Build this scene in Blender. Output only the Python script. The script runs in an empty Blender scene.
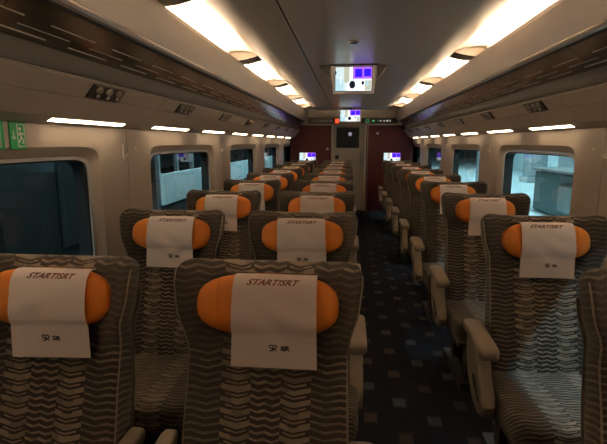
import bpy, math, random
from mathutils import Vector, Matrix
random.seed(7)
scene = bpy.context.scene
COL = scene.collection

# ------------------------------------------------------------------ camera, world, exposure
EYE = 1.52
YAW, PITCH, FPX = math.radians(5.749), math.radians(9.911), 455.0
cam_data = bpy.data.cameras.new('camera')
cam = bpy.data.objects.new('camera', cam_data)
COL.objects.link(cam)
cam.location = (0, 0, EYE)
cam.rotation_euler = (math.pi/2 - PITCH, 0, YAW)
cam_data.sensor_fit = 'HORIZONTAL'
cam_data.sensor_width = 36
cam_data.lens = FPX/607*36
cam_data.clip_start = 0.02
scene.camera = cam

world = bpy.data.worlds.new('world')
scene.world = world
world.use_nodes = True
world.node_tree.nodes['Background'].inputs[0].default_value = (0.05, 0.05, 0.055, 1)
world.node_tree.nodes['Background'].inputs[1].default_value = 0.05

COVE_W, WALL_W, OUT_W = 98.0, 9.5, 95.0      # lamp strengths
WARM = (1.0, 0.735, 0.47)
scene.view_settings.view_transform = 'Standard'
scene.view_settings.look = 'None'
scene.view_settings.gamma = 1
scene.view_settings.exposure = 0.62
scene.view_settings.use_curve_mapping = False
scene.cycles.use_denoising = True
scene.cycles.sample_clamp_indirect = 4.0
scene.cycles.caustics_reflective = False
scene.cycles.caustics_refractive = False

# ------------------------------------------------------------------ materials
class G:
    def __init__(s, name):
        s.m = bpy.data.materials.new(name); s.m.use_nodes = True
        s.nt = s.m.node_tree; s.n = s.nt.nodes
        s.b = s.n['Principled BSDF']
    def new(s, t, **kw):
        n = s.n.new(t)
        for k, v in kw.items(): setattr(n, k, v)
        return n
    def link(s, a, b): s.nt.links.new(a, b)
    def put(s, sock, v):
        if isinstance(v, bpy.types.NodeSocket): s.link(v, sock)
        elif isinstance(v, tuple) and len(v) == 3 and sock.type == 'RGBA': sock.default_value = (*v, 1)
        else: sock.default_value = v
    def math(s, op, a, b=None, c=None):
        n = s.new('ShaderNodeMath', operation=op)
        s.put(n.inputs[0], a)
        if b is not None: s.put(n.inputs[1], b)
        if c is not None: s.put(n.inputs[2], c)
        return n.outputs[0]
    def mix(s, f, a, b):
        n = s.new('ShaderNodeMix', data_type='RGBA')
        s.put(n.inputs[0], f); s.put(n.inputs[6], a); s.put(n.inputs[7], b)
        return n.outputs[2]
    def noise(s, scale, detail=3, vec=None, rough=0.5):
        n = s.new('ShaderNodeTexNoise')
        n.inputs['Scale'].default_value = scale; n.inputs['Detail'].default_value = detail
        n.inputs['Roughness'].default_value = rough
        if vec is not None: s.link(vec, n.inputs['Vector'])
        return n.outputs[0]
    def white(s, a, b):
        c = s.new('ShaderNodeCombineXYZ'); s.put(c.inputs[0], a); s.put(c.inputs[1], b)
        w = s.new('ShaderNodeTexWhiteNoise', noise_dimensions='2D'); s.link(c.outputs[0], w.inputs['Vector'])
        return w.outputs['Value']
    def bump(s, h, strength=0.2, dist=0.01):
        n = s.new('ShaderNodeBump'); n.inputs['Strength'].default_value = strength
        n.inputs['Distance'].default_value = dist; s.link(h, n.inputs['Height'])
        s.link(n.outputs[0], s.b.inputs['Normal'])
    def coords(s, which='Object'):
        return s.new('ShaderNodeTexCoord').outputs[which]

def plain(name, col, rough=0.5, metal=0.0, spec=0.5, var=0.08, scale=6.0, bump=0.0, bscale=300):
    g = G(name)
    n = g.noise(scale, 4, g.coords())
    a = tuple(max(0, c*(1-var)) for c in col); b = tuple(min(1, c*(1+var)) for c in col)
    g.put(g.b.inputs['Base Color'], g.mix(n, a, b))
    g.b.inputs['Roughness'].default_value = rough
    g.b.inputs['Metallic'].default_value = metal
    g.b.inputs['Specular IOR Level'].default_value = spec
    if bump: g.bump(g.noise(bscale, 2, g.coords()), bump, 0.002)
    return g.m

def emit(name, col, strength):
    g = G(name)
    e = g.new('ShaderNodeEmission'); e.inputs[0].default_value = (*col, 1); e.inputs[1].default_value = strength
    g.link(e.outputs[0], g.n['Material Output'].inputs[0])
    return g.m

def fabric(name, tan=(0.28, 0.22, 0.16), dark=(0.027, 0.023, 0.020)):
    g = G(name)
    sep = g.new('ShaderNodeSeparateXYZ'); g.link(g.coords('UV'), sep.inputs[0])
    U, V = sep.outputs[0], sep.outputs[1]
    wob = g.math('MULTIPLY', g.math('SUBTRACT', g.noise(5, 2, g.coords('UV')), 0.5), 0.012)
    V2 = g.math('ADD', V, wob)
    aU = g.math('ABSOLUTE', U)
    isB = g.math('LESS_THAN', aU, 0.067)                       # fine double zigzag in the middle
    side = g.math('GREATER_THAN', aU, 0.168)                   # darker outer columns
    isA = g.math('SUBTRACT', g.math('SUBTRACT', 1.0, isB), side)
    def pick(b, a, c):
        return g.math('ADD', g.math('ADD', g.math('MULTIPLY', isB, b), g.math('MULTIPLY', isA, a)), g.math('MULTIPLY', side, c))
    l = pick(g.math('DIVIDE', aU, 0.067), g.math('DIVIDE', g.math('SUBTRACT', aU, 0.067), 0.101), g.math('DIVIDE', g.math('SUBTRACT', aU, 0.168), 0.09))
    tri = g.math('MULTIPLY', g.math('ABSOLUTE', g.math('SUBTRACT', g.math('FRACT', l), 0.5)), 2.0)
    v = g.math('DIVIDE', g.math('SUBTRACT', V2, g.math('MULTIPLY', tri, pick(0.0065, 0.012, 0.010))), pick(0.020, 0.034, 0.021))
    cell = g.math('FLOOR', v); fr = g.math('FRACT', v)
    sub = g.math('FLOOR', g.math('DIVIDE', U, 0.0335))
    rnd = g.white(sub, cell)
    thr = g.math('ADD', pick(0.28, 0.38, 0.27), g.math('MULTIPLY', rnd, 0.16))
    thin = g.math('MULTIPLY', g.math('LESS_THAN', g.math('ABSOLUTE', g.math('SUBTRACT', fr, 0.74)), 0.075), g.math('MULTIPLY', isA, g.math('LESS_THAN', tri, 0.72)))
    mask = g.math('MAXIMUM', g.math('LESS_THAN', fr, thr), thin)
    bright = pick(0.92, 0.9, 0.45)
    bright = g.math('MULTIPLY', bright, g.math('SUBTRACT', 1.0, g.math('MULTIPLY', g.math('MULTIPLY', g.math('MULTIPLY', g.math('GREATER_THAN', V, 0.50), g.math('LESS_THAN', V, 0.728)), g.math('LESS_THAN', aU, 0.335)), 0.62)))  # shade of the hollow around the headrest, darkened into the fabric colour
    bright = g.math('MULTIPLY', bright, g.math('ADD', 0.5, g.math('MULTIPLY', g.white(cell, sub), 0.6)))
    grey = tuple((tan[i]*0.55 + 0.55*(0.2, 0.2, 0.19)[i]) for i in range(3))
    t2 = g.mix(g.white(sub, g.math('FLOOR', g.math('DIVIDE', V2, 0.08))), tan, grey)
    thread = g.noise(900, 1, g.coords('UV'))
    fac = g.math('MULTIPLY', g.math('MULTIPLY', mask, bright), g.math('ADD', 0.75, g.math('MULTIPLY', thread, 0.4)))
    g.put(g.b.inputs['Base Color'], g.mix(fac, dark, t2))
    g.b.inputs['Roughness'].default_value = 0.9
    g.b.inputs['Specular IOR Level'].default_value = 0.2
    g.b.inputs['Sheen Weight'].default_value = 0.15
    g.bump(g.math('ADD', g.math('MULTIPLY', mask, 0.5), thread), 0.35, 0.003)
    return g.m

def carpet():
    g = G('carpet')
    sep = g.new('ShaderNodeSeparateXYZ'); g.link(g.coords(), sep.inputs[0])
    X, Y = sep.outputs[0], sep.outputs[1]
    i_ = g.math('DIVIDE', g.math('SUBTRACT', X, 0.143), 0.1745)
    i = g.math('ROUND', i_)
    par = g.math('MODULO', g.math('ABSOLUTE', i), 2.0)
    j_ = g.math('DIVIDE', g.math('SUBTRACT', Y, g.math('ADD', 0.324, g.math('MULTIPLY', par, 0.169))), 0.338)
    j = g.math('ROUND', j_)
    dx = g.math('MULTIPLY', g.math('ABSOLUTE', g.math('SUBTRACT', i_, i)), 0.1745)
    dy = g.math('MULTIPLY', g.math('ABSOLUTE', g.math('SUBTRACT', j_, j)), 0.338)
    comb = g.math('MULTIPLY', g.math('GREATER_THAN', g.math('FRACT', g.math('MULTIPLY', X, 75.0)), 0.5), 0.014)
    inside = g.math('MULTIPLY', g.math('LESS_THAN', dx, 0.036), g.math('LESS_THAN', g.math('ADD', dy, comb), 0.05))
    r = g.white(i, j)
    r2 = g.white(j, g.math('ADD', i, 31.0))
    colr = g.mix(g.math('GREATER_THAN', r, 0.55), (0.08, 0.068, 0.05), (0.056, 0.067, 0.085))
    amt = g.math('MULTIPLY', inside, g.math('ADD', 0.35, g.math('MULTIPLY', r2, 0.65)))
    base = g.mix(g.noise(9, 3, g.coords()), (0.006, 0.007, 0.010), (0.012, 0.015, 0.022))
    g.put(g.b.inputs['Base Color'], g.mix(amt, base, colr))
    g.b.inputs['Roughness'].default_value = 0.95
    g.b.inputs['Specular IOR Level'].default_value = 0.1
    g.bump(g.noise(700, 2, g.coords()), 0.4, 0.003)
    return g.m

def glass(name, tint):
    g = G(name)
    t = g.new('ShaderNodeBsdfTransparent'); t.inputs[0].default_value = (*tint, 1)
    s = g.new('ShaderNodeBsdfGlossy'); s.inputs['Roughness'].default_value = 0.02
    s.inputs[0].default_value = (0.9, 0.9, 0.9, 1)
    lw = g.new('ShaderNodeLayerWeight'); lw.inputs[0].default_value = 0.5
    fr = g.math('ADD', 0.03, g.math('MULTIPLY', g.math('POWER', lw.outputs['Facing'], 5.0), 0.8))
    mx = g.new('ShaderNodeMixShader'); g.link(fr, mx.inputs[0])
    g.link(t.outputs[0], mx.inputs[1]); g.link(s.outputs[0], mx.inputs[2])
    g.link(mx.outputs[0], g.n['Material Output'].inputs[0])
    return g.m

M = {
 'wall': plain('beige_wall_plastic', (0.47, 0.39, 0.315), 0.42, bump=0.03),
 'panel': plain('beige_bulkhead_plastic', (0.34, 0.285, 0.235), 0.45),
 'ceiling': plain('ceiling_laminate', (0.60, 0.525, 0.465), 0.36, var=0.05),
 'valance': plain('valance_paint', (0.215, 0.182, 0.153), 0.4),
 'rack': plain('bronze_rack_sheet', (0.21, 0.19, 0.155), 0.2, metal=0.92, var=0.2, scale=3),
 'rackdark': plain('rack_duct_grey', (0.042, 0.036, 0.030), 0.6),
 'rail': plain('anodised_rail', (0.42, 0.38, 0.34), 0.3, metal=0.7),
 'slot': plain('slot_light_tone', (0.28, 0.245, 0.20), 0.3, metal=0.6),  # light showing through the rack slots, put into pale strips
 'black': plain('black_rubber', (0.012, 0.012, 0.013), 0.6),
 'blackgloss': plain('black_gloss_plastic', (0.015, 0.014, 0.014), 0.4),
 'frame': plain('window_frame_grey', (0.52, 0.48, 0.44), 0.35, metal=0.3),
 'glass': glass('tinted_window_glass', (0.66, 0.78, 0.78)),
 'doorglass': glass('door_glass', (0.75, 0.72, 0.70)),
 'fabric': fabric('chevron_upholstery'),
 'orange': plain('orange_headrest_vinyl', (0.92, 0.28, 0.03), 0.5, var=0.12, scale=14, bump=0.06),
 'cloth': plain('white_paper_cloth', (0.94, 0.82, 0.775), 0.85, var=0.03, bump=0.05),
 'print': plain('brown_print', (0.16, 0.05, 0.035), 0.8),
 'printdark': plain('dark_print', (0.05, 0.035, 0.035), 0.8),
 'arm': plain('armrest_leatherette', (0.21, 0.17, 0.125), 0.5, bump=0.08),
 'shell': plain('seat_shell_plastic', (0.27, 0.225, 0.17), 0.42),
 'piping': plain('seat_piping', (0.17, 0.14, 0.11), 0.6),
 'metal': plain('dark_seat_steel', (0.05, 0.05, 0.05), 0.45, metal=0.5),
 'carpet': carpet(),
 'maroon': plain('maroon_partition', (0.075, 0.004, 0.008), 0.6),
 'door': plain('door_grey', (0.50, 0.445, 0.375), 0.4),
 'cream': plain('end_wall_cream', (0.62, 0.53, 0.44), 0.45),
 'green': plain('sign_green', (0.015, 0.40, 0.12), 0.4),
 'white': plain('white_paint', (0.8, 0.8, 0.78), 0.5),
 'hook': plain('hook_ivory', (0.82, 0.76, 0.66), 0.35),
 'knob': plain('smoked_lamp_lens', (0.30, 0.26, 0.22), 0.25),
 'cove': emit('cove_lamp_lens', WARM, COVE_W),
 'strip': emit('strip_lamp_lens', (1.0, 0.77, 0.50), WALL_W),
 'vest': emit('vestibule_lens', (0.75, 0.78, 1.0), 0.45),
 'red_led': emit('red_indicator', (1.0, 0.06, 0.02), 1.2),
 'white_led': emit('white_indicator', (1.0, 0.9, 0.8), 0.5),
 'green_led': emit('green_indicator', (0.15, 0.8, 0.3), 0.35),
 'scr_pale': emit('screen_pale', (0.55, 0.66, 0.66), 0.9),
 'scr_sand': emit('screen_sand', (0.52, 0.52, 0.40), 0.75),
 'scr_white': emit('screen_white', (0.80, 0.90, 0.98), 1.0),
 'scr_cyan': emit('screen_cyan', (0.42, 0.62, 0.70), 0.85),
 'scr_violet': emit('screen_violet', (0.38, 0.12, 0.85), 0.9),
 'scr_blue': emit('screen_blue', (0.03, 0.01, 0.75), 0.9),
 'scr_black': emit('screen_black', (0.01, 0.01, 0.012), 1.0),
 'conc': plain('platform_concrete', (0.35, 0.38, 0.38), 0.8, var=0.15),
 'pale': plain('platform_pale_panel', (0.70, 0.86, 0.88), 0.5),
 'teal': plain('platform_teal_grey', (0.13, 0.19, 0.20), 0.6),
 'cabin': plain('cabin_dark_paint', (0.010, 0.014, 0.014), 0.5),
 'steel': plain('platform_steel', (0.32, 0.36, 0.37), 0.4, metal=0.4),
 'dark': plain('track_bed_dark', (0.02, 0.022, 0.024), 0.9),
 'redsign': emit('red_tail_light', (1.0, 0.03, 0.02), 2.0),
 'out': emit('platform_tube', (0.62, 0.90, 1.0), OUT_W),
 'blueout': emit('blue_platform_sign', (0.12, 0.12, 1.0), 1.5),
}

# ------------------------------------------------------------------ mesh helpers
class MB:
    def __init__(s): s.v = []; s.f = []; s.mi = []; s.uv = {}
    def add(s, verts, faces, mi=0, uvs=None):
        o = len(s.v); s.v += [tuple(p) for p in verts]
        for f in faces: s.f.append([o+i for i in f]); s.mi.append(mi)
        if uvs:
            for i, q in enumerate(uvs): s.uv[o+i] = q
        return s
    def box(s, x0, x1, y0, y1, z0, z1, mi=0, bev=0.0):
        if bev > 0:
            return s.rbox(x0, x1, y0, y1, z0, z1, bev, mi)
        v = [(x, y, z) for x in (x0, x1) for y in (y0, y1) for z in (z0, z1)]
        return s.add(v, [(0,1,3,2),(4,6,7,5),(0,4,5,1),(2,3,7,6),(0,2,6,4),(1,5,7,3)], mi)
    def rbox(s, x0, x1, y0, y1, z0, z1, b, mi=0):
        # chamfered box: three inset loops in z
        def loop(z, d, c):
            X0, X1, Y0, Y1 = x0+d, x1-d, y0+d, y1-d
            return [(X0+c,Y0,z),(X1-c,Y0,z),(X1,Y0+c,z),(X1,Y1-c,z),(X1-c,Y1,z),(X0+c,Y1,z),(X0,Y1-c,z),(X0,Y0+c,z)]
        return s.loft([loop(z0, b, b), loop(z0+b, 0, b), loop(z1-b, 0, b), loop(z1, b, b)], mi=mi)
    def loft(s, loops, cap=True, mi=0, closed=True, uvs=None):
        n = len(loops[0]); v = [p for l in loops for p in l]; f = []
        m = n if closed else n-1
        for i in range(len(loops)-1):
            for j in range(m):
                k = (j+1) % n
                f.append((i*n+j, i*n+k, (i+1)*n+k, (i+1)*n+j))
        if cap:
            f.append(tuple(range(n-1, -1, -1))); f.append(tuple((len(loops)-1)*n+j for j in range(n)))
        return s.add(v, f, mi, [q for l in uvs for q in l] if uvs else None)
    def tube(s, path, r, n=8, mi=0):
        loops = []
        for i, p in enumerate(path):
            p = Vector(p); a = Vector(path[max(i-1, 0)]); b = Vector(path[min(i+1, len(path)-1)])
            t = (b-a).normalized(); u = t.orthogonal() if i == 0 else (u - t*u.dot(t))
            u.normalize(); w = t.cross(u)
            loops.append([p + (u*math.cos(q) + w*math.sin(q))*r for q in [2*math.pi*k/n for k in range(n)]])
        return s.loft(loops, mi=mi)
    def prism(s, poly, axis, a0, a1, mi=0):
        # poly of 2-D points extruded along an axis ('x': poly is (y,z); 'y': (x,z); 'z': (x,y))
        def P(p, a): return {'x': (a, p[0], p[1]), 'y': (p[0], a, p[1]), 'z': (p[0], p[1], a)}[axis]
        return s.loft([[P(p, a0) for p in poly], [P(p, a1) for p in poly]], mi=mi)
    def mesh(s, name, mats, smooth=None, xf=None):
        me = bpy.data.meshes.new(name)
        v = [xf @ Vector(p) for p in s.v] if xf else s.v
        me.from_pydata(v, [], s.f); me.update()
        for m in (mats if isinstance(mats, (list, tuple)) else [mats]): me.materials.append(M[m])
        for p, i in zip(me.polygons, s.mi): p.material_index = i
        if s.uv:
            lay = me.uv_layers.new(name='UVMap')
            for l in me.loops: lay.data[l.index].uv = s.uv.get(l.vertex_index, (0, 0))
        import bmesh
        bm = bmesh.new(); bm.from_mesh(me); bmesh.ops.recalc_face_normals(bm, faces=bm.faces); bm.to_mesh(me); bm.free()
        if smooth is not None:
            me.shade_smooth(); me.set_sharp_from_angle(angle=math.radians(smooth))
        return me
    def build(s, name, mats, parent=None, smooth=None, loc=None):
        return link(name, s.mesh(name, mats, smooth), parent, loc)

def link(name, me, parent=None, loc=None):
    o = bpy.data.objects.new(name, me); COL.objects.link(o)
    if parent is not None: o.parent = parent
    if loc is not None: o.location = loc
    return o
def tag(o, label=None, cat=None, group=None, kind=None):
    if label: o['label'] = label
    if cat: o['category'] = cat
    if group: o['group'] = group
    if kind: o['kind'] = kind
    return o
def thing(name, label, cat, loc=(0, 0, 0), group=None, kind=None):
    o = bpy.data.objects.new(name, None); COL.objects.link(o); o.location = loc; o.empty_display_size = 0.1
    return tag(o, label, cat, group, kind)
def copy_tree(o, parent=None):
    c = o.copy(); COL.objects.link(c)
    if parent is not None:
        c.parent = parent
    for ch in list(o.children):
        copy_tree(ch, c)
    return c
ORD = ['first','second','third','fourth','fifth','sixth','seventh','eighth','ninth','tenth','eleventh','twelfth']

XC = 0.02                       # centre plane of the car
Y0, Y1 = -1.45, 10.3             # behind the viewer ... end wall
def mx(x, side): return x if side < 0 else 2*XC - x      # profile given for the paired-seat side
SIDE = {-1: 'paired-seat side', 1: 'single-seat side'}
NM = {-1: 'left', 1: 'right'}

# ------------------------------------------------------------------ floor
MB().box(-1.40, 1.46, Y0-0.1, Y1+0.1, -0.06, 0.0).build('floor', 'carpet')
tag(bpy.data.objects['floor'], 'dark navy carpet with scattered small woven blocks', kind='structure')

# ------------------------------------------------------------------ side walls with windows
WIN_P, WIN_C, WIN_HL = 2.08, 3.685, 0.73      # pitch, centre of one window, half length
WZ0, WZ1 = 0.80, 1.50
bays = [WIN_C + WIN_P*k for k in range(-2, 4)]
def se_loop(a, b, n, angs):
    out = []
    for t in angs:
        c, s_ = abs(math.cos(t))/a, abs(math.sin(t))/b
        r = (c**n + s_**n)**(-1/n) if n < 90 else 1/max(c, s_)
        out.append((r*math.cos(t), r*math.sin(t)))
    return out
def dense_angles(a, b, A, Bt, Bb):
    s_ = set()
    for (hx, hz) in ((a, b), (A, Bt), (A, Bb)):
        base = math.atan2(hz, hx)
        for q in (base, math.pi-base, math.pi+base, 2*math.pi-base):
            for d in (-0.14, -0.1, -0.07, -0.045, -0.025, -0.012, 0, 0.012, 0.025, 0.045, 0.07, 0.1, 0.14): s_.add(round((q+d) % (2*math.pi), 4))
    for k in range(24): s_.add(round(2*math.pi*k/24, 4))
    return sorted(s_)
for side in (-1, 1):
    wall = thing('wall_'+NM[side], 'beige moulded side wall with rounded windows', None, kind='structure')
    win_parent = []
    for k, yc in enumerate(bays):
        hb = WIN_P/2 - 0.003
        zc, hz = (WZ0+WZ1)/2, (WZ1-WZ0)/2
        zt, zb = 1.612-zc, zc-0.0
        ya, yb = max(yc-hb, Y0), min(yc+hb, Y1)
        angs = dense_angles(WIN_HL, hz, hb, zt, zb)
        inner = se_loop(WIN_HL, hz, 12, angs)
        reveal = se_loop(WIN_HL-0.04, hz-0.045, 12, angs)
        outer = []
        for t in angs:
            c, s_ = math.cos(t), math.sin(t)
            r = min((hb if True else 0)/max(abs(c), 1e-6), (zt if s_ > 0 else zb)/max(abs(s_), 1e-6))
            outer.append((r*c, r*s_))
        xw = mx(-1.33, side); xr = mx(-1.365, side); xb = mx(-1.40, side)
        cl = lambda y: min(max(y, Y0), Y1)
        P = lambda L, x: [(x, cl(yc+p), zc+q) for p, q in L]
        b = MB(); b.loft([P(outer, xb), P(outer, xw), P(inner, xw), P(reveal, xr), P(reveal, xb)], cap=False)
        b.build('wall_panel', 'wall', wall, smooth=25)
        if yc - hb < Y0 - 0.5: pass
        # the window itself
        w = thing('window_%d' % (k+1 + (6 if side > 0 else 0)), 'rounded train window on the %s, %s from the viewer' % (SIDE[side], ORD[max(k-1, 0)] if k else 'behind'), None, kind='structure')
        f1 = se_loop(WIN_HL-0.042, hz-0.047, 12, angs); f2 = se_loop(WIN_HL-0.068, hz-0.062, 12, angs)
        f3 = se_loop(WIN_HL-0.076, hz-0.07, 12, angs)
        s = -1 if side < 0 else 1
        x1, x2, x3 = xr - 0.004*s, xr + 0.004*s, xr + 0.075*s
        MB().loft([P(f1, x1), P(f2, x1), P(f2, x2), P(f1, x2), P(f1, x1)], cap=False).build('window_frame', 'frame', w, smooth=30)
        MB().loft([P(f2, x2), P(f3, x2+0.006*s), P(f3, x3), P(f2, x3), P(f2, x2)], cap=False).build('gasket', 'black', w, smooth=30)
        MB().add(P(f3, x3-0.002*s), [tuple(range(len(angs)))]).build('pane', 'glass', w)
    # bulkhead: sloping panel above the windows, in lengths
    prof = [(-1.118, 1.778), (-1.172, 1.716), (-1.240, 1.634)]
    for k in range(-3, 5):
        a, c_ = 2.76 + 2.08*k + 0.002, 2.76 + 2.08*(k+1) - 0.002
        a, c_ = max(a, Y0), min(c_, Y1)
        if c_ - a < 0.02: continue
        b = MB()
        for (p, q) in ((prof[0], (-1.1735, 1.7143)), ((-1.1755, 1.712), prof[2])):
            n_ = Vector((q[1]-p[1], 0, -(q[0]-p[0]))).normalized()*0.012
            pts = [p, q, (q[0]-0.02, q[1]+0.02), (p[0]-0.02, p[1]+0.02)]
            b.prism([(mx(x, side), z) for x, z in pts], 'y', a, c_)
        b.build('bulkhead_panel', 'panel', wall)
    led = [(-1.238, 1.638), (-1.243, 1.632), (-1.305, 1.604), (-1.34, 1.600), (-1.34, 1.65)]
    MB().prism([(mx(x, side), z) for x, z in led], 'y', Y0, Y1).build('lamp_ledge', 'panel', wall)
    # outer skin behind everything (keeps the tunnel dark out)
    sk = [(-1.41, 1.6), (-1.36, 1.6), (-1.36, 1.66), (-1.20, 1.85), (-1.20, 2.30), (-1.41, 2.30)]
    MB().prism([(mx(x, side), z) for x, z in sk], 'y', Y0, Y1).build('upper_skin', 'panel', wall)

# ------------------------------------------------------------------ ceiling
ceil = thing('ceiling', 'grey-beige laminate ceiling with two long seams', None, kind='structure')
SEAM_A, SEAM_B = -0.378, 0.435
def strip(name, pts, mat, y0=Y0, y1=Y1, parent=None, thick=0.02):
    up = [(x, z+thick) for x, z in reversed(pts)]
    return MB().prism(pts+up, 'y', y0, y1).build(name, mat, parent, smooth=30)
nlen = 3
ys = [Y0, 2.03, 6.2, Y1]
for i in range(nlen):
    a, b_ = ys[i]+0.001, ys[i+1]-0.001
    strip('ceiling_panel', [(SEAM_A+0.004, 2.222), (XC-0.2, 2.232), (XC+0.2, 2.232), (SEAM_B-0.004, 2.222)], 'ceiling', a, b_, ceil)
    for side in (-1, 1):
        pts = [(-0.384, 2.222), (-0.60, 2.214), (-0.735, 2.216), (-0.775, 2.232)]
        strip('ceiling_panel', [(mx(x-0.0, side), z) for x, z in pts], 'ceiling', a, b_, ceil)
MB().box(-1.2, 1.26, Y0, Y1, 2.30, 2.34).build('ceiling_backing', 'black', ceil)
for side in (-1, 1):
    strip('seam_groove', [(mx(-0.388, side), 2.236), (mx(-0.372, side), 2.236)], 'black', Y0, Y1, ceil, 0.01)
    # cove trough behind the valance
    tr = [(-0.765, 2.236), (-0.84, 2.262), (-0.93, 2.275), (-1.01, 2.272), (-1.045, 2.24), (-1.05, 2.16), (-0.985, 2.16)]
    tr2 = [(-1.0, 2.145), (-1.07, 2.145), (-1.07, 2.29), (-0.93, 2.295), (-0.84, 2.282), (-0.75, 2.256)]
    MB().prism([(mx(x, side), z) for x, z in tr+tr2], 'y', Y0, Y1).build('cove_trough', 'ceiling', ceil, smooth=30)
    va = [(-0.952, 2.197), (-0.940, 2.195), (-0.938, 2.17), (-0.948, 2.08), (-0.960, 2.003), (-1.0, 2.003), (-1.0, 2.16), (-0.958, 2.165)]
    MB().prism([(mx(x, side), z) for x, z in va], 'y', Y0, Y1).build('valance', 'valance', ceil)

# cove lamps: tubes lying behind the valance, a lamp holder between neighbours
CL, CP, CS = 1.34, 1.76, 2.28
me_tube = MB().tube([(0, 0.0, 0), (0, CL, 0)], 0.013, 12).mesh('tube', 'cove', 40)
me_sock = MB().tube([(0, -0.04, 0), (0, 0.006, 0)], 0.017, 12).mesh('socket', 'white', 40)
for side in (-1, 1):
    hp = [(-0.77, 2.2385), (-0.82, 2.222), (-0.88, 2.208), (-0.955, 2.1985), (-1.03, 2.175), (-1.04, 2.235), (-1.005, 2.262), (-0.93, 2.268), (-0.84, 2.258)]
    me_baf = MB().prism([(mx(x, side)-mx(-0.985, side), z-2.199) for x, z in hp], 'y', -0.11, 0.11).mesh('lamp_holder', 'valance', 30)
    for k in range(-2, 4):
        ya = CS + CP*k + 0.21
        if ya + CL > Y1:
            continue
        vis = ('behind the viewer' if k < -1 else 'above the viewer') if k < 0 else '%s from the viewer' % ORD[k]
        t = thing('cove_lamp', 'glowing warm cove lamp along the ceiling on the %s, %s' % (SIDE[side], vis), 'ceiling lamp', (mx(-0.985, side), ya, 2.199), 'cove lamps along the ceiling edges')
        link('tube', me_tube, t)
        link('socket', me_sock, t); o = link('socket', me_sock, t, (0, CL, 0)); o.rotation_euler = (0, 0, math.pi)
        link('lamp_holder', me_baf, t, (0.0, CL+0.21, 0.0))

# ------------------------------------------------------------------ luggage racks
for side in (-1, 1):
    rk = thing('luggage_rack', 'long bronze overhead luggage rack with slotted underside on the %s' % SIDE[side], 'luggage rack', (0, 0, 0), 'overhead racks')
    S = lambda pts: [(mx(x, side), z) for x, z in pts]
    MB().prism(S([(-0.958, 2.000), (-0.952, 1.990), (-0.958, 1.978), (-0.975, 1.974), (-0.985, 1.985), (-0.985, 2.002)]), 'y', Y0, 10.05).build('front_rail', 'rail', rk, smooth=30)
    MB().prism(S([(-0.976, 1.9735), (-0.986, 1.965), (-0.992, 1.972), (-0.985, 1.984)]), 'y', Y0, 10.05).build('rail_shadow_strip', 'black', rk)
    def under(x): return 1.972 + (x+0.985)*0.70
    for k in range(-3, 8):
        a, c_ = max(2.4+1.04*k+0.002, Y0), min(2.4+1.04*(k+1)-0.002, 10.05)
        if c_-a < 0.05: continue
        MB().prism(S([(-0.986, under(-0.986)), (-1.06, under(-1.06)-0.006), (-1.132, under(-1.132)), (-1.132, under(-1.132)+0.02), (-0.986, under(-0.986)+0.02)]), 'y', a, c_).build('underside_sheet', 'rack', rk, smooth=40)
    slot_me = {}
    for r_, (x, off) in enumerate(((-1.047, 0.0), (-1.078, -0.13), (-1.104, -0.235))):
        hw = 0.0014
        z = under(x) - 0.0072 if r_ == 0 else under(x) - (0.006 if r_ == 1 else 0.0045)
        s = -1 if side < 0 else 1
        b = MB().prism([(mx(x-hw, side), z-hw*0.7), (mx(x+hw, side), z+hw*0.7), (mx(x+hw, side), z+0.006), (mx(x-hw, side), z+0.006)], 'y', 0, 0.28)
        me = b.mesh('slot', 'slot')
        y = 1.59 + off - 0.415*4
        while y < 9.7:
            link('slot', me, rk, (0, y, 0)); y += 0.415
    duct = [(-1.130, 1.872), (-1.122, 1.845), (-1.120, 1.815), (-1.128, 1.797), (-1.145, 1.790), (-1.19, 1.80), (-1.19, 1.88)]
    MB().prism(S(duct), 'y', Y0, 10.05).build('rear_duct', 'rackdark', rk, smooth=40)
    MB().prism(S([(-0.955, 2.003), (-0.955, 1.978), (-1.13, 1.868), (-1.19, 1.80), (-1.19, 2.003)]), 'y', 10.05, 10.085).build('end_cap', 'rail', rk)

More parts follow.
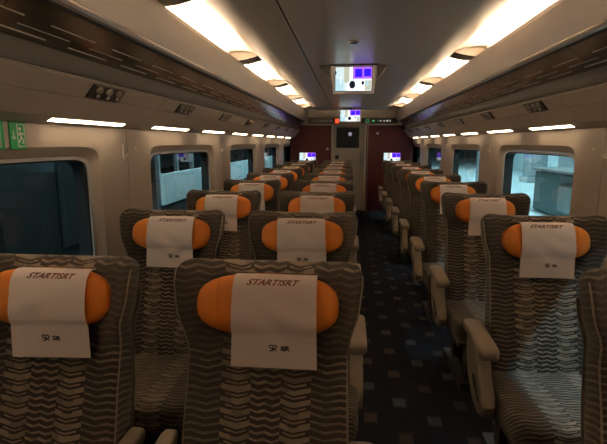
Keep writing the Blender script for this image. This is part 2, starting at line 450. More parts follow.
# ------------------------------------------------------------------ wall strip lamps and reading panels
def frame_slope(side, p, q):
    """basis on the slope p->q (x,z): returns origin mid, along, normal facing the room"""
    p = Vector((mx(p[0], side), 0, p[1])); q = Vector((mx(q[0], side), 0, q[1]))
    d = (q-p).normalized(); n = Vector((d.z, 0, -d.x))
    if n.z > 0: n = -n
    return (p+q)/2, d, n, (q-p).length
for side in (-1, 1):
    mid, d, n, L = frame_slope(side, (-1.243, 1.632), (-1.305, 1.604))
    def slab(w, l, h0, h1, taper=0.0, mid=mid, d=d, n=n):
        lo = [mid*0 + d*a*w/2 + Vector((0, 1, 0))*b*(l/2) + n*h0 for a, b in ((-1,-1),(1,-1),(1,1),(-1,1))]
        hi = [d*a*(w/2-taper) + Vector((0, 1, 0))*b*(l/2-taper) + n*h1 for a, b in ((-1,-1),(1,-1),(1,1),(-1,1))]
        return MB().loft([lo, hi])
    me_l = slab(0.031, 0.64, 0.0005, 0.004, 0.003).mesh('lens', 'strip')
    me_f = slab(0.040, 0.66, -0.001, 0.002).mesh('bezel', 'rail')
    ks = [k for k in range(-3, 8) if 2.185+1.04*k+0.36 < Y1 and 2.185+1.04*k-0.36 > Y0]
    for k in ks:
        vis = '%s behind the first' % ORD[-k-1] if k < 0 else '%s from the viewer' % ORD[k]
        if k < 0: vis = 'out of view, ' + ORD[-k-1]
        t = thing('strip_lamp', 'thin warm strip lamp above the windows on the %s, %s' % (SIDE[side], vis), 'wall lamp', mid + Vector((0, 2.185+1.04*k, 0)), 'strip lamps above the windows')
        link('bezel', me_f, t); link('lens', me_l, t)
    mid2, d2, n2, L2 = frame_slope(side, (-1.118, 1.778), (-1.172, 1.716))
    def plate(cu, cv, w, l, h0, h1, tp):
        c = d2*cu + Vector((0, cv, 0))
        lo = [c + d2*a*w/2 + Vector((0, 1, 0))*b*(l/2) + n2*h0 for a, b in ((-1,-1),(1,-1),(1,1),(-1,1))]
        hi = [c + d2*a*(w/2-tp) + Vector((0, 1, 0))*b*(l/2-tp) + n2*h1 for a, b in ((-1,-1),(1,-1),(1,1),(-1,1))]
        return MB().loft([lo, hi])
    me_p = plate(0, 0, 0.078, 0.29, 0.0005, 0.008, 0.005).mesh('bezel', 'blackgloss')
    def disc(r, h0, h1, mat, nm):
        lo = [d2*r*math.cos(t) + Vector((0, r*1.35*math.sin(t), 0)) + n2*h0 for t in [2*math.pi*k/14 for k in range(14)]]
        hi = [d2*r*0.75*math.cos(t) + Vector((0, r*1.0*math.sin(t), 0)) + n2*h1 for t in [2*math.pi*k/14 for k in range(14)]]
        return MB().loft([lo, hi]).mesh(nm, mat, 40)
    me_n, me_n2 = disc(0.019, 0.008, 0.017, 'knob', 'reading_lens'), disc(0.010, 0.008, 0.013, 'rail', 'switch')
    for k in [q for q in range(-1, 8)]:
        y = 2.11 + 1.04*k
        if y > 9.9: continue
        vis = 'just above the viewer' if k < 0 else '%s from the viewer' % ORD[k]
        t = thing('reading_light_panel', 'small black reading light panel under the rack on the %s, %s' % (SIDE[side], vis), 'reading light', mid2 + Vector((0, y, 0)), 'reading light panels under the racks')
        link('bezel', me_p, t)
        for c in (-0.085, 0.0, 0.085):
            link('reading_lens', me_n, t, d2*(-0.014) + Vector((0, c, 0)))
            link('switch', me_n2, t, d2*0.018 + Vector((0, c+0.02, 0)))
    # coat hooks on the piers
    xw = mx(-1.33, side); s = 1 if side < 0 else -1
    me_h = MB().box(*sorted((0, 0.006*s)), -0.011, 0.011, -0.045, 0.045, bev=0.0025).mesh('back_plate', 'hook', 30)
    me_k = MB().tube([(0.004*s, 0, -0.02), (0.022*s, 0, -0.026), (0.03*s, 0, -0.018), (0.032*s, 0, -0.005)], 0.0045, 8).mesh('hook_arm', 'hook', 40)
    me_c = MB().tube([(0, 0, 0), (0.006*s, 0, 0)], 0.009, 12).mesh('button', 'hook', 40)
    for k in range(0, 4):
        y = 2.585 + WIN_P*k
        t = thing('coat_hook', 'small ivory coat hook on the pier of the %s, %s from the viewer' % (SIDE[side], ORD[k]), 'coat hook', (xw, y, 1.465), 'coat hooks on the piers')
        link('back_plate', me_h, t); link('hook_arm', me_k, t); link('button', me_c, t, (0, 0.16, 0.02))

# ------------------------------------------------------------------ seats
TILT = math.radians(16); PIV = Vector((0, -0.205, 0.42))
BX = Matrix.Translation(PIV) @ Matrix.Rotation(-TILT, 4, 'X')
# back frame: x, n (forward = -Y), s (up)
def BF(x, n, s): return BX @ Vector((x, -n, s))
SL = 0.766
def interp(tab, s):
    for (a, va), (b, vb) in zip(tab, tab[1:]):
        if s <= b:
            t = max(0, min(1, (s-a)/(b-a))); t = t*t*(3-2*t)
            return va + (vb-va)*t
    return tab[-1][1]
WT = [(-0.05, 0.238), (0.25, 0.242), (0.42, 0.238), (0.50, 0.238), (0.53, 0.243), (0.64, 0.270), (0.70, 0.277), (0.78, 0.277)]
CT = [(-0.05, 0.030), (0.30, 0.036), (0.48, 0.03), (0.60, 0.080), (0.70, 0.086), (0.78, 0.06)]
TT = [(-0.05, 0.20), (0.35, 0.185), (0.55, 0.15), (0.78, 0.125)]
def back_loop(s, shrink=1.0, inset=0.0, n=56):
    w = interp(WT, s)-inset; c = interp(CT, s); t = interp(TT, s)/2*shrink
    pts, uvs = [], []
    for k in range(n):
        th = 2*math.pi*(k+0.5)/n
        cx, sx = math.cos(th), math.sin(th)
        x = w*math.copysign(abs(cx)**0.45, cx)
        m = (min(t, 0.06*shrink) if sx > 0 else 2*t-min(t, 0.06*shrink))*math.copysign(abs(sx)**0.5, sx)
        nn = m + c*abs(x/w)**4.0 - 0.004
        if m > 0: nn += 0.010*math.exp(-((s-0.13)/0.1)**2)*(1-abs(x/w)**2)     # lumbar swell
        pts.append(BF(x, nn, s)); uvs.append((x + 0.6*nn*math.copysign(1, x), s))
    return pts, uvs
def make_backrest():
    L, U = [], []
    rr = 0.045
    ss = [-0.03 + (SL-rr+0.03)*i/40 for i in range(41)]
    for s in ss:
        p, u = back_loop(s); L.append(p); U.append(u)
    for q in (0.35, 0.62, 0.82, 0.94, 0.99):
        k = math.sqrt(1-q*q)
        p, u = back_loop(SL-rr+rr*q, 0.2+0.8*k, 0.042*(1-k)); L.append(p); U.append(u)
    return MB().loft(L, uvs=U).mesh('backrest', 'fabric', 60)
def make_piping(sg):
    path = []
    for i in range(26):
        s = -0.02 + (SL-0.02)*i/25
        w = interp(WT, s); c = interp(CT, s); t = interp(TT, s)/2
        path.append(BF(sg*(w*0.992), c*0.968 + 0.022, s))
    return MB().tube(path, 0.003, 6).mesh('piping', 'piping', 60)
def make_shell():
    L = []
    for i in range(16):
        s = -0.02 + 0.70*i/15
        w = interp(WT, s)*0.93; c = interp(CT, s); t = interp(TT, s)/2
        L.append([BF(w*a, -(2*t-0.06)*0.86 - q + c*0.5*abs(a)**4, s) for a, q in [(-1, 0), (-0.95, 0.022), (-0.6, 0.03), (0, 0.032), (0.6, 0.03), (0.95, 0.022), (1, 0), (0.6, -0.01), (0, -0.01), (-0.6, -0.01)]])
    return MB().loft(L).mesh('back_shell', 'shell', 40)
SH, HA, HB, HC, HN = 0.634, 0.209, 0.087, 0.058, 0.056      # headrest centre s, half sizes, centre n
PW = 2.9
def make_headrest():
    b = MB(); nu, nv = 40, 20; v = []; f = []
    for i in range(nv+1):
        ph = math.pi*i/nv
        for j in range(nu):
            th = 2*math.pi*j/nu
            d = (math.cos(ph), math.sin(ph)*math.cos(th), math.sin(ph)*math.sin(th))
            r = sum(abs(q)**PW for q in d)**(-1/PW)
            x, n_, s = d[0]*r*HA, d[1]*r*HC, d[2]*r*HB
            s *= 1 + 0.05*(1-(x/HA)**2)
            n_ += 0.018*(abs(x)/HA)**2
            v.append(BF(x, HN+n_, SH+s))
    for i in range(nv):
        for j in range(nu):
            k = (j+1) % nu; f.append((i*nu+j, i*nu+k, (i+1)*nu+k, (i+1)*nu+j))
    return b.add(v, f).mesh('headrest', 'orange', 70)
def make_hr_seam(x):
    path = []
    for i in range(15):
        s = -HB*0.78 + 2*HB*0.78*i/14
        q = max(0.0, 1-abs(x/HA)**PW-abs(s/HB)**PW)
        path.append(BF(x, HN + HC*q**(1/PW) + 0.018*(abs(x)/HA)**2 + 0.0003, SH+s*(1+0.05*(1-(x/HA)**2))))
    return MB().tube(path, 0.0018, 5).mesh('seam', 'orange', 60)
def sq_box(ax, ay, az, c, p, name, mat, n=(36, 18), uvf=None, bulge=None):
    nu, nv = n; v = []; f = []; uv = []
    for i in range(nv+1):
        ph = math.pi*i/nv
        for j in range(nu):
            th = 2*math.pi*j/nu
            e = 0.55
            sg = lambda q: math.copysign(abs(q)**e, q)
            d = (sg(math.sin(ph))*sg(math.cos(th)), sg(math.sin(ph))*sg(math.sin(th)), sg(math.cos(ph)))
            l = math.sqrt(sum(q*q for q in d)); d = [q/l for q in d]
            r = sum(abs(q)**p for q in d)**(-1/p)
            P = Vector((c[0]+d[0]*r*ax, c[1]+d[1]*r*ay, c[2]+d[2]*r*az))
            if bulge: P = bulge(P)
            v.append(P); uv.append(uvf(P) if uvf else (P.x, P.z))
    for i in range(nv):
        for j in range(nu):
            k = (j+1) % nu; f.append((i*nu+j, i*nu+k, (i+1)*nu+k, (i+1)*nu+j))
    return MB().add(v, f, 0, uv).mesh(name, mat, 60)
def cush_b(P):
    t = (P.y+0.46)/0.28
    P.z += 0.012*(-t) - 0.012*max(0, 1-abs(P.x/0.3)**2)*(0.5)
    return P
me_back = make_backrest(); me_pips = [make_piping(-1), make_piping(1)]; me_shell = make_shell(); me_hr = make_headrest(); me_seams = [make_hr_seam(-0.142), make_hr_seam(0.142)]
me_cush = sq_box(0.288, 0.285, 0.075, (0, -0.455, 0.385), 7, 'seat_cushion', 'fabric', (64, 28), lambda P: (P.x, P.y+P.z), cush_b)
me_pan = MB().box(-0.27, 0.27, -0.68, -0.16, 0.275, 0.325, bev=0.012).mesh('seat_pan', 'metal', 30)
def make_base():
    b = MB()
    b.box(-0.20, 0.20, -0.60, -0.52, 0.03, 0.28); b.box(-0.20, 0.20, -0.28, -0.20, 0.03, 0.28)
    b.box(-0.24, -0.17, -0.66, -0.14, 0.0, 0.04); b.box(0.17, 0.24, -0.66, -0.14, 0.0, 0.04)
    return b.mesh('pedestal', 'metal')
me_base = make_base()
def make_pad(w):
    L = []
    for y, z, h, k in ((-0.150, 0.655, 0.010, 0.6), (-0.155, 0.656, 0.022, 0.85), (-0.18, 0.656, 0.027, 1), (-0.30, 0.652, 0.027, 1), (-0.42, 0.642, 0.028, 1), (-0.455, 0.637, 0.027, 1), (-0.473, 0.634, 0.021, 0.85), (-0.478, 0.632, 0.010, 0.6)):
        ring = []
        for q in range(20):
            t = 2*math.pi*q/20
            ring.append((w/2*k*math.copysign(abs(math.cos(t))**0.5, math.cos(t)), y, z-0.015+h*math.copysign(abs(math.sin(t))**0.55, math.sin(t))))
        L.append(ring)
    return MB().loft(L).mesh('pad', 'arm', 50)
ARM_POLY = [(-0.19, 0.635), (-0.36, 0.625), (-0.385, 0.57), (-0.42, 0.51), (-0.485, 0.44), (-0.505, 0.395), (-0.49, 0.345), (-0.44, 0.325), (-0.35, 0.345), (-0.25, 0.42), (-0.20, 0.52)]
def make_panel(w):
    cy = sum(p[0] for p in ARM_POLY)/len(ARM_POLY); cz = sum(p[1] for p in ARM_POLY)/len(ARM_POLY)
    def ring(x, k): return [(x, cy+(y-cy)*k, cz+(z-cz)*k) for y, z in ARM_POLY]
    return MB().loft([ring(-w/2, 0.93), ring(-w/2+0.008, 0.985), ring(-w/2+0.016, 1), ring(w/2-0.016, 1), ring(w/2-0.008, 0.985), ring(w/2, 0.93)]).mesh('side_panel', 'shell', 35)
pads = {w: make_pad(w*0.93) for w in (0.095, 0.056)}
pans = {0.095: make_panel(0.058), 0.056: make_panel(0.042)}
me_lev = MB().prism([(-0.35, 0.475), (-0.37, 0.47), (-0.46, 0.40), (-0.45, 0.39), (-0.36, 0.44)], 'x', -0.004, 0.004).mesh('recline_lever', 'metal')

def make_seat(kind):
    """kind: 'aisle' (paired, arm towards the aisle at +x), 'window' (paired, wall at -x), 'single' (arm towards the aisle at -x)"""
    t = thing('train_seat', 'seat', 'train seat')
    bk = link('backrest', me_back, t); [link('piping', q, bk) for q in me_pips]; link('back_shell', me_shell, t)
    hr = link('headrest', me_hr, t); [link('seam', q, hr) for q in me_seams]
    tag(hr, 'orange padded headrest pillow')
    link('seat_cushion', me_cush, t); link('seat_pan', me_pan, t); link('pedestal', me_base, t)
    for x, w in {'aisle': ((0.280, 0.095), (-0.292, 0.056)), 'window': ((0.292, 0.056), (-0.292, 0.056)), 'single': ((-0.335, 0.095), (0.30, 0.056))}[kind]:
        a = link('armrest', pans[w], t, (x, 0, 0)); link('pad', pads[w], a)
        if w > 0.09: link('recline_lever', me_lev, a, (math.copysign(0.031, x), 0, 0))
    return t

# headrest cloths, three drapes
def cloth_n(x, s, var):
    q = max(0.0, 1-(max(0, abs(x)-0.025)/HA)**PW-abs((s-SH)/(HB*1.06))**PW)
    top = HN + HC*q**(1/PW) + 0.018*((abs(x)+0.015)/HA)**2
    if s < SH:
        top = max(top, HN + HC - 0.19*(SH-s))
    wr = 0.0
    if s < SH+0.05:
        d = min(1, (SH+0.05-s)/0.08)*(1-0.75*min(1, max(0, (SH-s)/0.2)))
        wr = d*(0.0035*math.sin(38*x+9*s*(1+var)+var*2.1)*math.sin(17*s+var) + 0.003*math.sin(60*(x*(0.6 if var else -0.5)+s)+var)*math.exp(-((x-0.03*(var-1))/0.06)**2))
    return top + 0.0085 + wr
CW, CS0, CS1 = 0.120, SH+HB*1.035, 0.457
SKEW = (0.035, -0.02, 0.0)
def cloth_pt(x, s, var, off=0.0):
    k = (CS0-s)/(CS0-CS1)
    xs = x*(1+0.035*k) + SKEW[var]*(CS0-s)
    return BF(xs, cloth_n(xs, s, var)+off, s + 0.35*SKEW[var]/0.035*x*k*k*0.1)
def make_cloth(var):
    nx, ns = 26, 44; v = []; f = []
    rows = []
    for s, n_ in rows:
        for i in range(nx+1):
            x = -CW+2*CW*i/nx; v.append(BF(x, HN+n_, s))
    for j in range(ns+1):
        k = j/ns; s = CS0+(CS1-CS0)*k**1.15
        for i in range(nx+1): v.append(cloth_pt(-CW+2*CW*i/nx, s, var))
    R = ns+1+len(rows)
    for j in range(R-1):
        for i in range(nx):
            a = j*(nx+1)+i; f.append((a, a+1, a+nx+2, a+nx+1))
    # give it thickness
    o = len(v)
    for p in list(v): v.append(Vector(p) + Vector((0, 0.0012, -0.0006)))
    f += [tuple(o+q for q in reversed(g)) for g in list(f)]
    edge = [i for i in range(nx+1)] + [j*(nx+1)+nx for j in range(1, R)] + [(R-1)*(nx+1)+i for i in range(nx-1, -1, -1)] + [j*(nx+1) for j in range(R-2, 0, -1)]
    for a, b in zip(edge, edge[1:]+edge[:1]): f.append((a, b, o+b, o+a))
    return MB().add(v, f).mesh('cloth', 'cloth', 50)
def text_mesh2d(body, size, shear, sx=1.0):
    cu = bpy.data.curves.new('lettering', 'FONT'); cu.body = body; cu.size = size; cu.shear = shear
    cu.align_x = 'CENTER'; cu.offset = 0.0007; cu.resolution_u = 3
    o = bpy.data.objects.new('lettering', cu); COL.objects.link(o)
    dg = bpy.context.evaluated_depsgraph_get(); dg.update()
    me = o.evaluated_get(dg).to_mesh()
    v = [(p.co.x*sx, p.co.y) for p in me.vertices]; f = [tuple(p.vertices) for p in me.polygons]
    o.evaluated_get(dg).to_mesh_clear()
    bpy.data.objects.remove(o); bpy.data.curves.remove(cu)
    return v, f
def ribbon(path, w):
    v, f = [], []
    for i, p in enumerate(path):
        a = path[max(0, i-1)]; b = path[min(len(path)-1, i+1)]
        d = Vector((b[0]-a[0], b[1]-a[1])).normalized(); n = (-d.y*w/2, d.x*w/2)
        v += [(p[0]+n[0], p[1]+n[1]), (p[0]-n[0], p[1]-n[1])]
    for i in range(len(path)-1): f.append((2*i, 2*i+1, 2*i+3, 2*i+2))
    return v, f
def arc(cx, cy, r, a0, a1, n=10, ry=None):
    ry = ry or r
    return [(cx+r*math.cos(math.radians(a0+(a1-a0)*i/n)), cy+ry*math.sin(math.radians(a0+(a1-a0)*i/n))) for i in range(n+1)]
T1 = text_mesh2d('START!SRT', 0.0225, 0.5, 1.32)
T2 = text_mesh2d('SR', 0.017, 0.0, 1.35)
def emblem():
    V, F = [], []
    S = arc(-0.0055, 0.0050, 0.0042, 20, 270, 10) + arc(-0.0055, -0.0034, 0.0042, 90, -160, 10)
    R = [(0.0015, -0.0075), (0.0012, 0.0)] + arc(0.0050, 0.0042, 0.0048, 180, -110, 12) + [(0.0095, -0.0075)]
    for pth in (S, R):
        v, f = ribbon(pth, 0.0034); o = len(V); V += v; F += [tuple(o+i for i in g) for g in f]
    return V, F
EMB = emblem()
def printed(shape, x0, s0, var, name, mat):
    v, f = shape
    return MB().add([cloth_pt(x0+p[0], s0+p[1], var, 0.0016) for p in v], f).mesh(name, mat)
cloths = []
for var in range(3):
    lx = (-0.012, 0.008, 0.0)[var]
    cloths.append((make_cloth(var), printed(T1, (0.0, 0.004, -0.010)[var], CS0-0.031, var, 'slogan', 'print'),
                   printed(EMB, lx-0.001, CS1+0.058, var, 'emblem', 'printdark'), printed(T2, lx+0.0325, CS1+0.0525, var, 'wordmark', 'printdark')))
def make_cover(var, label, loc):
    c, a, b, d = cloths[var]
    o = link('headrest_cover', c, None, loc); tag(o, label, 'headrest cover', 'printed headrest cloths')
    link('slogan', a, o); link('emblem', b, o); link('wordmark', d, o)
    return o

ROW0, ROWP, NROW = 1.36, 1.0, 9
protos = {}
SEATS = [('aisle', -0.233, 'aisle seat of the pairs'), ('window', -0.922, 'window seat of the pairs'), ('single', 0.947, 'single seat across the aisle')]
for kind, x, txt in SEATS:
    for r in range(NROW):
        if kind not in protos: protos[kind] = t = make_seat(kind)
        else: t = copy_tree(protos[kind])
        y = ROW0 + ROWP*r
        t.location = (x, y, 0)
        if kind == 'single':
            for ch in t.children:
                if ch.name.split('.')[0] in ('backrest', 'back_shell'): ch.scale = (1.07, 1, 1)
                if ch.name.split('.')[0] == 'headrest': ch.scale = (0.96, 1, 1)
        t['label'] = 'brown chevron-patterned %s in the %s row from the viewer' % (txt, ORD[r])
        t['group'] = 'passenger seats facing the viewer'
        var = {('aisle', 0): 2, ('window', 0): 0, ('single', 1): 2, ('window', 1): 1, ('aisle', 1): 0}.get((kind, r), (r*2+len(kind)) % 3)
        sh = {('aisle', 0): 0.026, ('window', 0): 0.030, ('single', 1): -0.004, ('window', 1): 0.01}.get((kind, r), random.uniform(-0.008, 0.01))
        make_cover(var, 'white printed headrest cloth of the %s, %s row from the viewer' % (txt.replace(' across the aisle', ''), ORD[r]), (x+sh, y, 0))

# ------------------------------------------------------------------ end wall
ew = thing('wall_end', 'end partition with maroon panels and cream header', None, kind='structure')
DX0, DX1, DZ = -0.385, 0.325, 1.885
MB().box(-1.40, DX0-0.02, Y1, Y1+0.06, 0, 1.905).build('partition_panel', 'maroon', ew)
MB().box(DX1+0.02, 1.46, Y1, Y1+0.06, 0, 1.905).build('partition_panel', 'maroon', ew)
MB().box(-1.40, 1.46, Y1, Y1+0.06, 1.905, 2.34).build('header', 'cream', ew)
MB().box(-1.05, 1.11, Y1-0.05, Y1+0.01, 1.892, 1.915, bev=0.006).build('header_ledge', 'cream', ew)
MB().box(-1.05, 1.11, Y1-0.06, Y1+0.01, 2.075, 2.10, bev=0.006).build('header_ledge', 'cream', ew)
for x0, x1 in ((DX0-0.03, DX0+0.03), (DX1-0.03, DX1+0.03)):
    MB().box(x0, x1, Y1-0.03, Y1+0.06, 0, 1.90, bev=0.008).build('door_post', 'cream', ew)
MB().box(DX1+0.05, DX1+0.075, Y1-0.015, Y1+0.02, 0, 1.89).build('guide_strip', 'rail', ew)
MB().box(-1.40, 1.46, Y1+0.9, Y1+0.95, 0, 2.34).build('vestibule_wall', 'panel', ew)
MB().box(-1.40, 1.46, Y1+0.05, Y1+0.95, 2.30, 2.34).build('vestibule_ceiling', 'panel', ew)
MB().box(-1.40, 1.46, Y1+0.05, Y1+0.95, -0.06, 0.0).build('vestibule_floor', 'carpet', ew)
vl = thing('vestibule_lamp', 'round lamp in the vestibule beyond the end door window', 'lamp', (0.0, Y1+0.89, 1.72))
MB().tube([(0, 0, 0), (0, -0.03, 0)], 0.085, 18).build('rim', 'rail', vl, smooth=40)
MB().tube([(0, -0.025, 0), (0, -0.04, 0)], 0.045, 18).build('lens', 'vest', vl, smooth=40)
d = thing('door_1', 'grey sliding end door with a dark upper window', None, kind='structure')
dx0, dx1 = DX0+0.032, DX1-0.032
yd = Y1+0.012
MB().box(dx0, dx1, yd, yd+0.04, 0.0, 1.40).build('leaf_lower', 'door', d)
MB().box(dx0, dx0+0.05, yd, yd+0.04, 1.40, 1.885).build('leaf_stile', 'door', d)
MB().box(dx1-0.09, dx1, yd, yd+0.04, 1.40, 1.885).build('leaf_stile', 'door', d)
MB().box(dx0+0.05, dx1-0.09, yd, yd+0.04, 1.85, 1.885).build('leaf_rail', 'door', d)
MB().box(dx0+0.05, dx1-0.09, yd+0.015, yd+0.022, 1.40, 1.85).build('pane', 'doorglass', d)
MB().tube([(dx1-0.045, yd-0.03, 1.0), (dx1-0.045, yd-0.03, 1.35)], 0.012, 10).build('handle', 'rail', d, smooth=40)
for z in (1.0, 1.35): MB().tube([(dx1-0.045, yd+0.005, z), (dx1-0.045, yd-0.03, z)], 0.009, 8).build('handle_mount', 'rail', d, smooth=40)
MB().box(dx0+0.03, dx0+0.11, yd-0.003, yd, 1.15, 1.24).build('notice', 'black', d)
for i, x in enumerate((dx1-0.22, dx1-0.17, dx1-0.12)):
    MB().box(x, x+0.02, yd-0.004, yd, 1.10, 1.28, bev=0.0015).build('grip_bar', 'rail', d)
for side_, x, lb in ((-1, -0.50, 'paired'), (1, 0.60, 'single')):
    b = thing('door_button', 'small round pale button on the maroon panel of the %s-seat side' % lb, 'button', (x, Y1, 1.38 if side_ < 0 else 1.72), 'door buttons')
    MB().tube([(0, 0, 0), (0, -0.012, 0)], 0.028, 16).build('ring', 'white', b, smooth=40)
    MB().tube([(0, -0.011, 0), (0, -0.017, 0)], 0.016, 14).build('cap', 'rail', b, smooth=40)
# indicator board over the door
ib = thing('indicator_board', 'long black indicator board with small lit symbols above the end door', 'display', (0, Y1, 1.985))
MB().box(-0.93, 1.03, -0.03, 0.0, -0.055, 0.062, bev=0.006).build('housing', 'blackgloss', ib)
def led(x, z, w, h, m, name='symbol'):
    return MB().box(x-w/2, x+w/2, -0.033, -0.029, z-h/2, z+h/2).build(name, m, ib)
for x in (-0.62, -0.52, -0.42): led(x, 0.0, 0.018, 0.012, 'white_led')
def digits(txt, x, size, m, name):
    v, f = text_mesh2d(txt, size, 0)
    return MB().add([(x+p[0], -0.032, p[1]-size*0.33) for p in v], f).build(name, m, ib)
led(-0.29, 0, 0.085, 0.09, 'red_led', 'coach_number_tile')
digits('2', -0.29, 0.085, 'black', 'coach_digit')
v, f = ribbon(arc(0, 0, 0.026, 0, 360, 16), 0.012)
MB().add([(-0.185+p[0], -0.032, p[1]) for p in v], f).build('ring_symbol', 'white_led', ib)
v, f = ribbon([(-0.03, -0.03), (0.03, -0.03), (0.03, 0.03), (-0.03, 0.03), (-0.03, -0.03)], 0.01)
MB().add([(0.37+p[0], -0.032, p[1]) for p in v], f).build('toilet_symbol', 'green_led', ib)
for x, w in ((0.50, 0.05), (0.60, 0.012), (0.66, 0.018), (0.73, 0.02), (0.80, 0.03), (0.86, 0.016)): led(x, 0, w, 0.03, 'white_led' if x > 0.6 else 'green_led')

# ------------------------------------------------------------------ monitors
def screen(parent, w, h, cx=0.0, cz=0.0, y=-0.031):
    b = MB()
    mats = ['scr_pale', 'scr_sand', 'scr_white', 'scr_cyan', 'scr_violet', 'scr_blue', 'scr_black']
    def R(u0, u1, v0, v1, mi, dy=0.0):
        x0, x1 = cx+(u0-0.5)*w, cx+(u1-0.5)*w; z0, z1 = cz+(v0-0.5)*h, cz+(v1-0.5)*h
        b.add([(x0, y-dy, z0), (x1, y-dy, z0), (x1, y-dy, z1), (x0, y-dy, z1)], [(0, 1, 2, 3)], mi)
    def E(u, v, ru, rv, mi, dy):
        pts = [(cx+(u+ru*math.cos(t)-0.5)*w, y-dy, cz+(v+rv*math.sin(t)-0.5)*h) for t in [2*math.pi*k/18 for k in range(18)]]
        b.add(pts, [tuple(range(18))], mi)
    R(0, 0.48, 0, 1, 0); R(0.48, 1, 0, 0.5, 2); R(0.48, 1, 0.5, 1, 4)
    R(0.24, 0.38, 0.35, 1, 1, 0.0006); R(0.0, 0.22, 0.0, 0.5, 3, 0.0006); R(0.40, 0.48, 0.2, 1, 2, 0.0006)
    R(0.54, 0.74, 0.57, 0.92, 5, 0.0006); R(0.79, 0.98, 0.6, 0.92, 5, 0.0006)
    R(0.82, 0.99, 0.02, 0.44, 1, 0.0006); R(0.86, 0.92, 0.2, 0.42, 3, 0.001)
    E(0.47, 0.12, 0.17, 0.34, 2, 0.001); E(0.47, 0.26, 0.085, 0.17, 6, 0.0016); E(0.76, 0.33, 0.04, 0.08, 6, 0.0016); E(0.0, 0.76, 0.03, 0.08, 6, 0.0016)
    R(0.08, 0.10, 0.62, 0.92, 3, 0.001); R(0.14, 0.16, 0.3, 0.6, 2, 0.001)
    for p in range(len(b.v)):
        x, yy, z = b.v[p]
        b.v[p] = (min(max(x, cx-w/2), cx+w/2), yy, min(max(z, cz-h/2), cz+h/2))
    return b.build('screen', mats, parent)
def hung_monitor(loc, w, h, label, fins):
    t = thing('ceiling_monitor', label, 'monitor', loc, 'ceiling monitors')
    bw = w/2 + 0.045; bh = h/2
    # tapered bezel, narrower at the foot
    fr = [(-bw, bh+0.012), (bw, bh+0.012), (bw-0.022, -bh-0.028), (-bw+0.022, -bh-0.028)]
    MB().prism(fr, 'y', -0.03, 0.03).build('housing', 'frame', t)
    screen(t, w, h)
    MB().box(-w/2-0.006, w/2+0.006, -0.0305, -0.0295, -h/2-0.006, h/2+0.006).build('bezel', 'black', t)
    if fins:
        top = 2.222 - loc[2]
        MB().box(-bw-0.01, bw+0.01, -0.06, 0.16, bh+0.012, top+0.015, bev=0.006).build('mount_box', 'rackdark', t)
        for s in (-1, 1):
            MB().prism([(s*(bw+0.012), top+0.004), (s*(bw+0.105), top+0.004), (s*(bw+0.075), top-0.03), (s*(bw+0.012), top-0.125)], 'y', -0.02, 0.10).build('side_bracket', 'rackdark', t)
    else:
        MB().box(-0.05, 0.05, -0.02, 0.03, bh+0.008, 2.225-loc[2]+0.01, bev=0.005).build('hanger', 'rackdark', t)
    return t
hung_monitor((0.022, 4.45, 2.102), 0.335, 0.213, 'large lit monitor hanging from the middle of the ceiling', True)
hung_monitor((-0.006, 9.75, 2.068), 0.41, 0.228, 'smaller-looking lit monitor hanging in front of the end header', False)
for x, lb in ((-0.945, 'paired-seat'), (0.925, 'single-seat')):
    t = thing('wall_monitor', 'small lit monitor low on the maroon end panel, %s side' % lb, 'monitor', (x, Y1, 1.19), 'monitors on the end partition')
    MB().box(-0.195, 0.195, -0.03, 0.0, -0.125, 0.118, bev=0.006).build('housing', 'blackgloss', t)
    screen(t, 0.36, 0.21)
t = thing('ceiling_sensor', 'small dark round sensor on the middle ceiling panel', 'sensor', (0.016, 3.44, 2.232))
MB().tube([(0, 0, 0), (0, 0, -0.008)], 0.038, 20).build('ring', 'rail', t, smooth=40)
MB().tube([(0, 0, -0.007), (0, 0, -0.014)], 0.029, 20).build('cover', 'black', t, smooth=40)

# ------------------------------------------------------------------ emergency signs on the wall above the first window
def exit_sign(y, w, h, label, arrow):
    t = thing('exit_sign', label, 'sign', (-1.33, y, 1.548), 'green emergency signs')
    MB().box(0, 0.006, -w/2, w/2, -h/2, h/2, bev=0.0015).build('board', 'green', t)
    X = 0.0068
    def flat(poly, name): return MB().add([(X, p[0], p[1]) for p in poly] + [(X-0.0006, p[0], p[1]) for p in poly], [tuple(range(len(poly)))]).build(name, 'white', t)
    def strokes(paths, name, wd):
        b = MB()
        for pth in paths:
            v, f = ribbon(pth, wd); b.add([(X, p[0], p[1]) for p in v], f)
        return b.build(name, 'white', t)
    if arrow:
        strokes([[(-0.026, 0.018), (-0.026, -0.012)], [(-0.036, -0.004), (-0.026, -0.016), (-0.016, -0.004)]], 'arrow', 0.005)
    ox = 0.014 if arrow else 0.0
    strokes([[(ox-0.018, -0.044), (ox-0.018, 0.044), (ox+0.022, 0.044), (ox+0.022, -0.044), (ox-0.018, -0.044)]], 'door_symbol', 0.005)
    fig = [[(ox-0.003, 0.014), (ox+0.002, -0.006)], [(ox+0.002, -0.006), (ox+0.012, -0.018), (ox+0.008, -0.034)], [(ox+0.002, -0.006), (ox-0.006, -0.02), (ox-0.015, -0.026)], [(ox-0.012, 0.0), (ox-0.004, 0.012), (ox+0.010, 0.004), (ox+0.016, 0.010)]]
    strokes(fig, 'running_figure', 0.007)
    flat([(ox-0.004+0.007*math.cos(q), 0.026+0.007*math.sin(q)) for q in [2*math.pi*k/12 for k in range(12)]], 'figure_head')
exit_sign(1.733, 0.09, 0.112, 'green emergency exit sign with white arrow above the first paired-side window', True)
exit_sign(1.613, 0.09, 0.112, 'green sign with white figure cut by the picture edge, beside the exit sign', False)

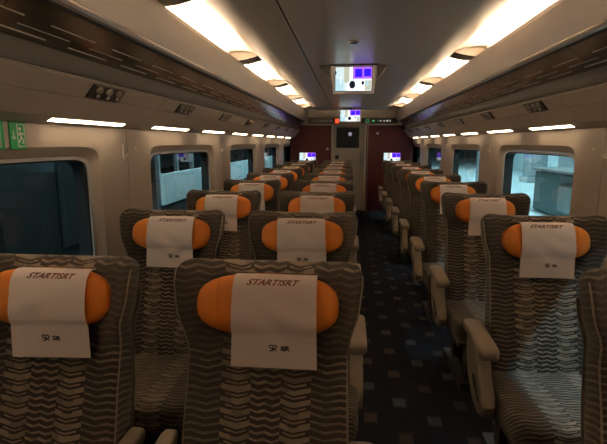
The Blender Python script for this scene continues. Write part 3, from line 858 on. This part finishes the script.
# ------------------------------------------------------------------ station outside
# paired-seat side
out = thing('platform_ground', 'dark track bed and platform outside the windows', None, kind='structure')
MB().box(-14, -1.75, -6, 34, -0.9, -0.3).build('track_bed', 'dark', out)
MB().box(1.95, 14, -6, 34, -0.9, 0.42).build('platform_slab', 'pale', out)
MB().box(-14, -13.7, -6, 34, -0.9, 5).build('tunnel_wall', 'teal', out)
MB().box(9.0, 9.3, -6, 34, 0.42, 5).build('tunnel_wall', 'conc', out)
MB().box(-14, 14, 34, 34.3, -0.9, 5).build('tunnel_end', 'teal', out)
MB().box(-14, 14, -6, 34, 4.6, 4.8).build('station_roof', 'dark', out)

p = thing('platform_parapet', 'pale lit parapet wall seen through the second paired-side window', 'parapet', (-3.2, 7.6, -0.3))
for k in range(7):
    MB().box(-0.06, 0.0, 2.0*k+0.005, 2.0*k+1.995, 0.74, 1.28).build('panel', 'pale', p)
MB().box(-0.07, -0.01, -0.02, 14.02, 0, 0.74).build('plinth', 'dark', p)
p = thing('dark_cabin', 'dark teal equipment cabin outside the first paired-side window', 'cabin', (-3.3, 3.7, -0.3))
MB().box(-1.2, 0, 0, 3.0, 0, 2.6).build('body', 'cabin', p)
for k in range(3): MB().box(0, 0.02, 0.25+0.9*k, 0.95+0.9*k, 0.6, 2.2, bev=0.006).build('door_panel', 'cabin', p)
MB().box(-1.25, 0.05, -0.05, 3.05, 2.6, 2.68).build('roof', 'dark', p)
p = thing('glass_screen', 'pale bluish screen wall at the picture edge outside the first window', 'screen wall', (-3.6, -0.5, -0.3))
for k in range(3): MB().box(-0.05, 0, 1.25*k, 1.25*k+1.22, 0.0, 1.75).build('panel', 'pale', p)
for k in range(3): MB().box(-0.06, 0.02, 1.25*k-0.02, 1.25*k+0.02, 0.0, 2.5).build('post', 'steel', p)
p = thing('platform_shelving', 'grey open frame with cabinets standing behind the pale parapet', 'frame', (-5.0, 10.2, -0.3))
for k in range(6):
    MB().box(-0.05, 0.05, 1.3*k, 1.3*k+0.1, 0, 3.2).build('post', 'steel', p)
for z in (1.55, 2.1, 2.9): MB().box(-0.06, 0.06, 0, 6.6, z, z+0.09).build('rail', 'steel', p)
for k, (m_, h) in enumerate((('pale', 0.5), ('teal', 0.45), ('conc', 0.35), ('pale', 0.3), ('teal', 0.5))):
    MB().box(-0.25, 0.04, 1.3*k+0.12, 1.3*k+1.25, 1.64, 1.64+h).build('cabinet', m_, p)
# single-seat side
p = thing('platform_kiosk', 'teal-grey kiosk block on the platform outside the big single-side window', 'kiosk', (3.05, 4.9, 0.42))
MB().box(0, 1.3, 0, 3.0, 0.0, 0.66, bev=0.03).build('body', 'teal', p)
MB().box(-0.03, 1.33, -0.03, 3.03, 0.66, 0.70, bev=0.01).build('top', 'steel', p)
MB().box(-0.05, 0.0, 0.1, 2.0, 0.12, 0.5, bev=0.02).build('rounded_panel', 'conc', p)
p = thing('platform_wall', 'pale panelled wall across the platform on the single-seat side', 'wall panels', (7.0, 2.0, 0.42))
for k in range(12):
    MB().box(0, 0.1, 2.0*k+0.01, 2.0*k+1.99, 0, 1.1).build('lower_panel', 'pale', p)
    MB().box(0, 0.1, 2.0*k+0.01, 2.0*k+1.99, 1.12, 2.6).build('upper_panel', 'conc' if k % 3 else 'teal', p)
for k, (x, y) in enumerate(((5.2, 13.5), (5.2, 18.0), (4.6, 9.9))):
    p = thing('platform_column', 'grey platform column on the single-seat side, %s along the platform' % ORD[k], 'column', (x, y, 0.42), 'platform columns')
    MB().box(-0.25, 0.25, -0.25, 0.25, 0, 4.2, bev=0.05).build('shaft', 'steel', p)
    MB().box(-0.3, 0.3, -0.3, 0.3, 0, 0.15, bev=0.02).build('base', 'conc', p)
p = thing('signal_lamp', 'small red signal lamp outside the second single-side window', 'lamp', (3.2, 11.9, 0.42))
MB().tube([(0, 0, 0), (0, 0, 0.98)], 0.03, 8).build('post', 'steel', p)
MB().tube([(0, -0.06, 1.03), (0, 0.0, 1.03)], 0.05, 12).build('lens', 'redsign', p)
# platform light tubes
for s, x, z in ((1, 3.3, 3.9), (-1, -2.35, 4.2)):
    for k in range(7):
        t = thing('platform_lamp', 'cool white tube lamp over the platform of the %s, %s along' % (SIDE[s], ORD[k]), 'lamp', (x, -2+3.2*k, z), 'platform tube lamps')
        MB().box(-0.12, 0.12, 0, 2.0, 0.03, 0.10).build('housing', 'steel', t)
        MB().box(-0.06, 0.06, 0.05, 1.95, 0.0, 0.03).build('tube', 'out', t)
# back wall of the car behind the viewer
MB().box(-1.40, 1.46, Y0-0.06, Y0, 0, 2.34).build('wall_back', 'maroon')
tag(bpy.data.objects['wall_back'], 'partition closing the car behind the viewer', kind='structure')
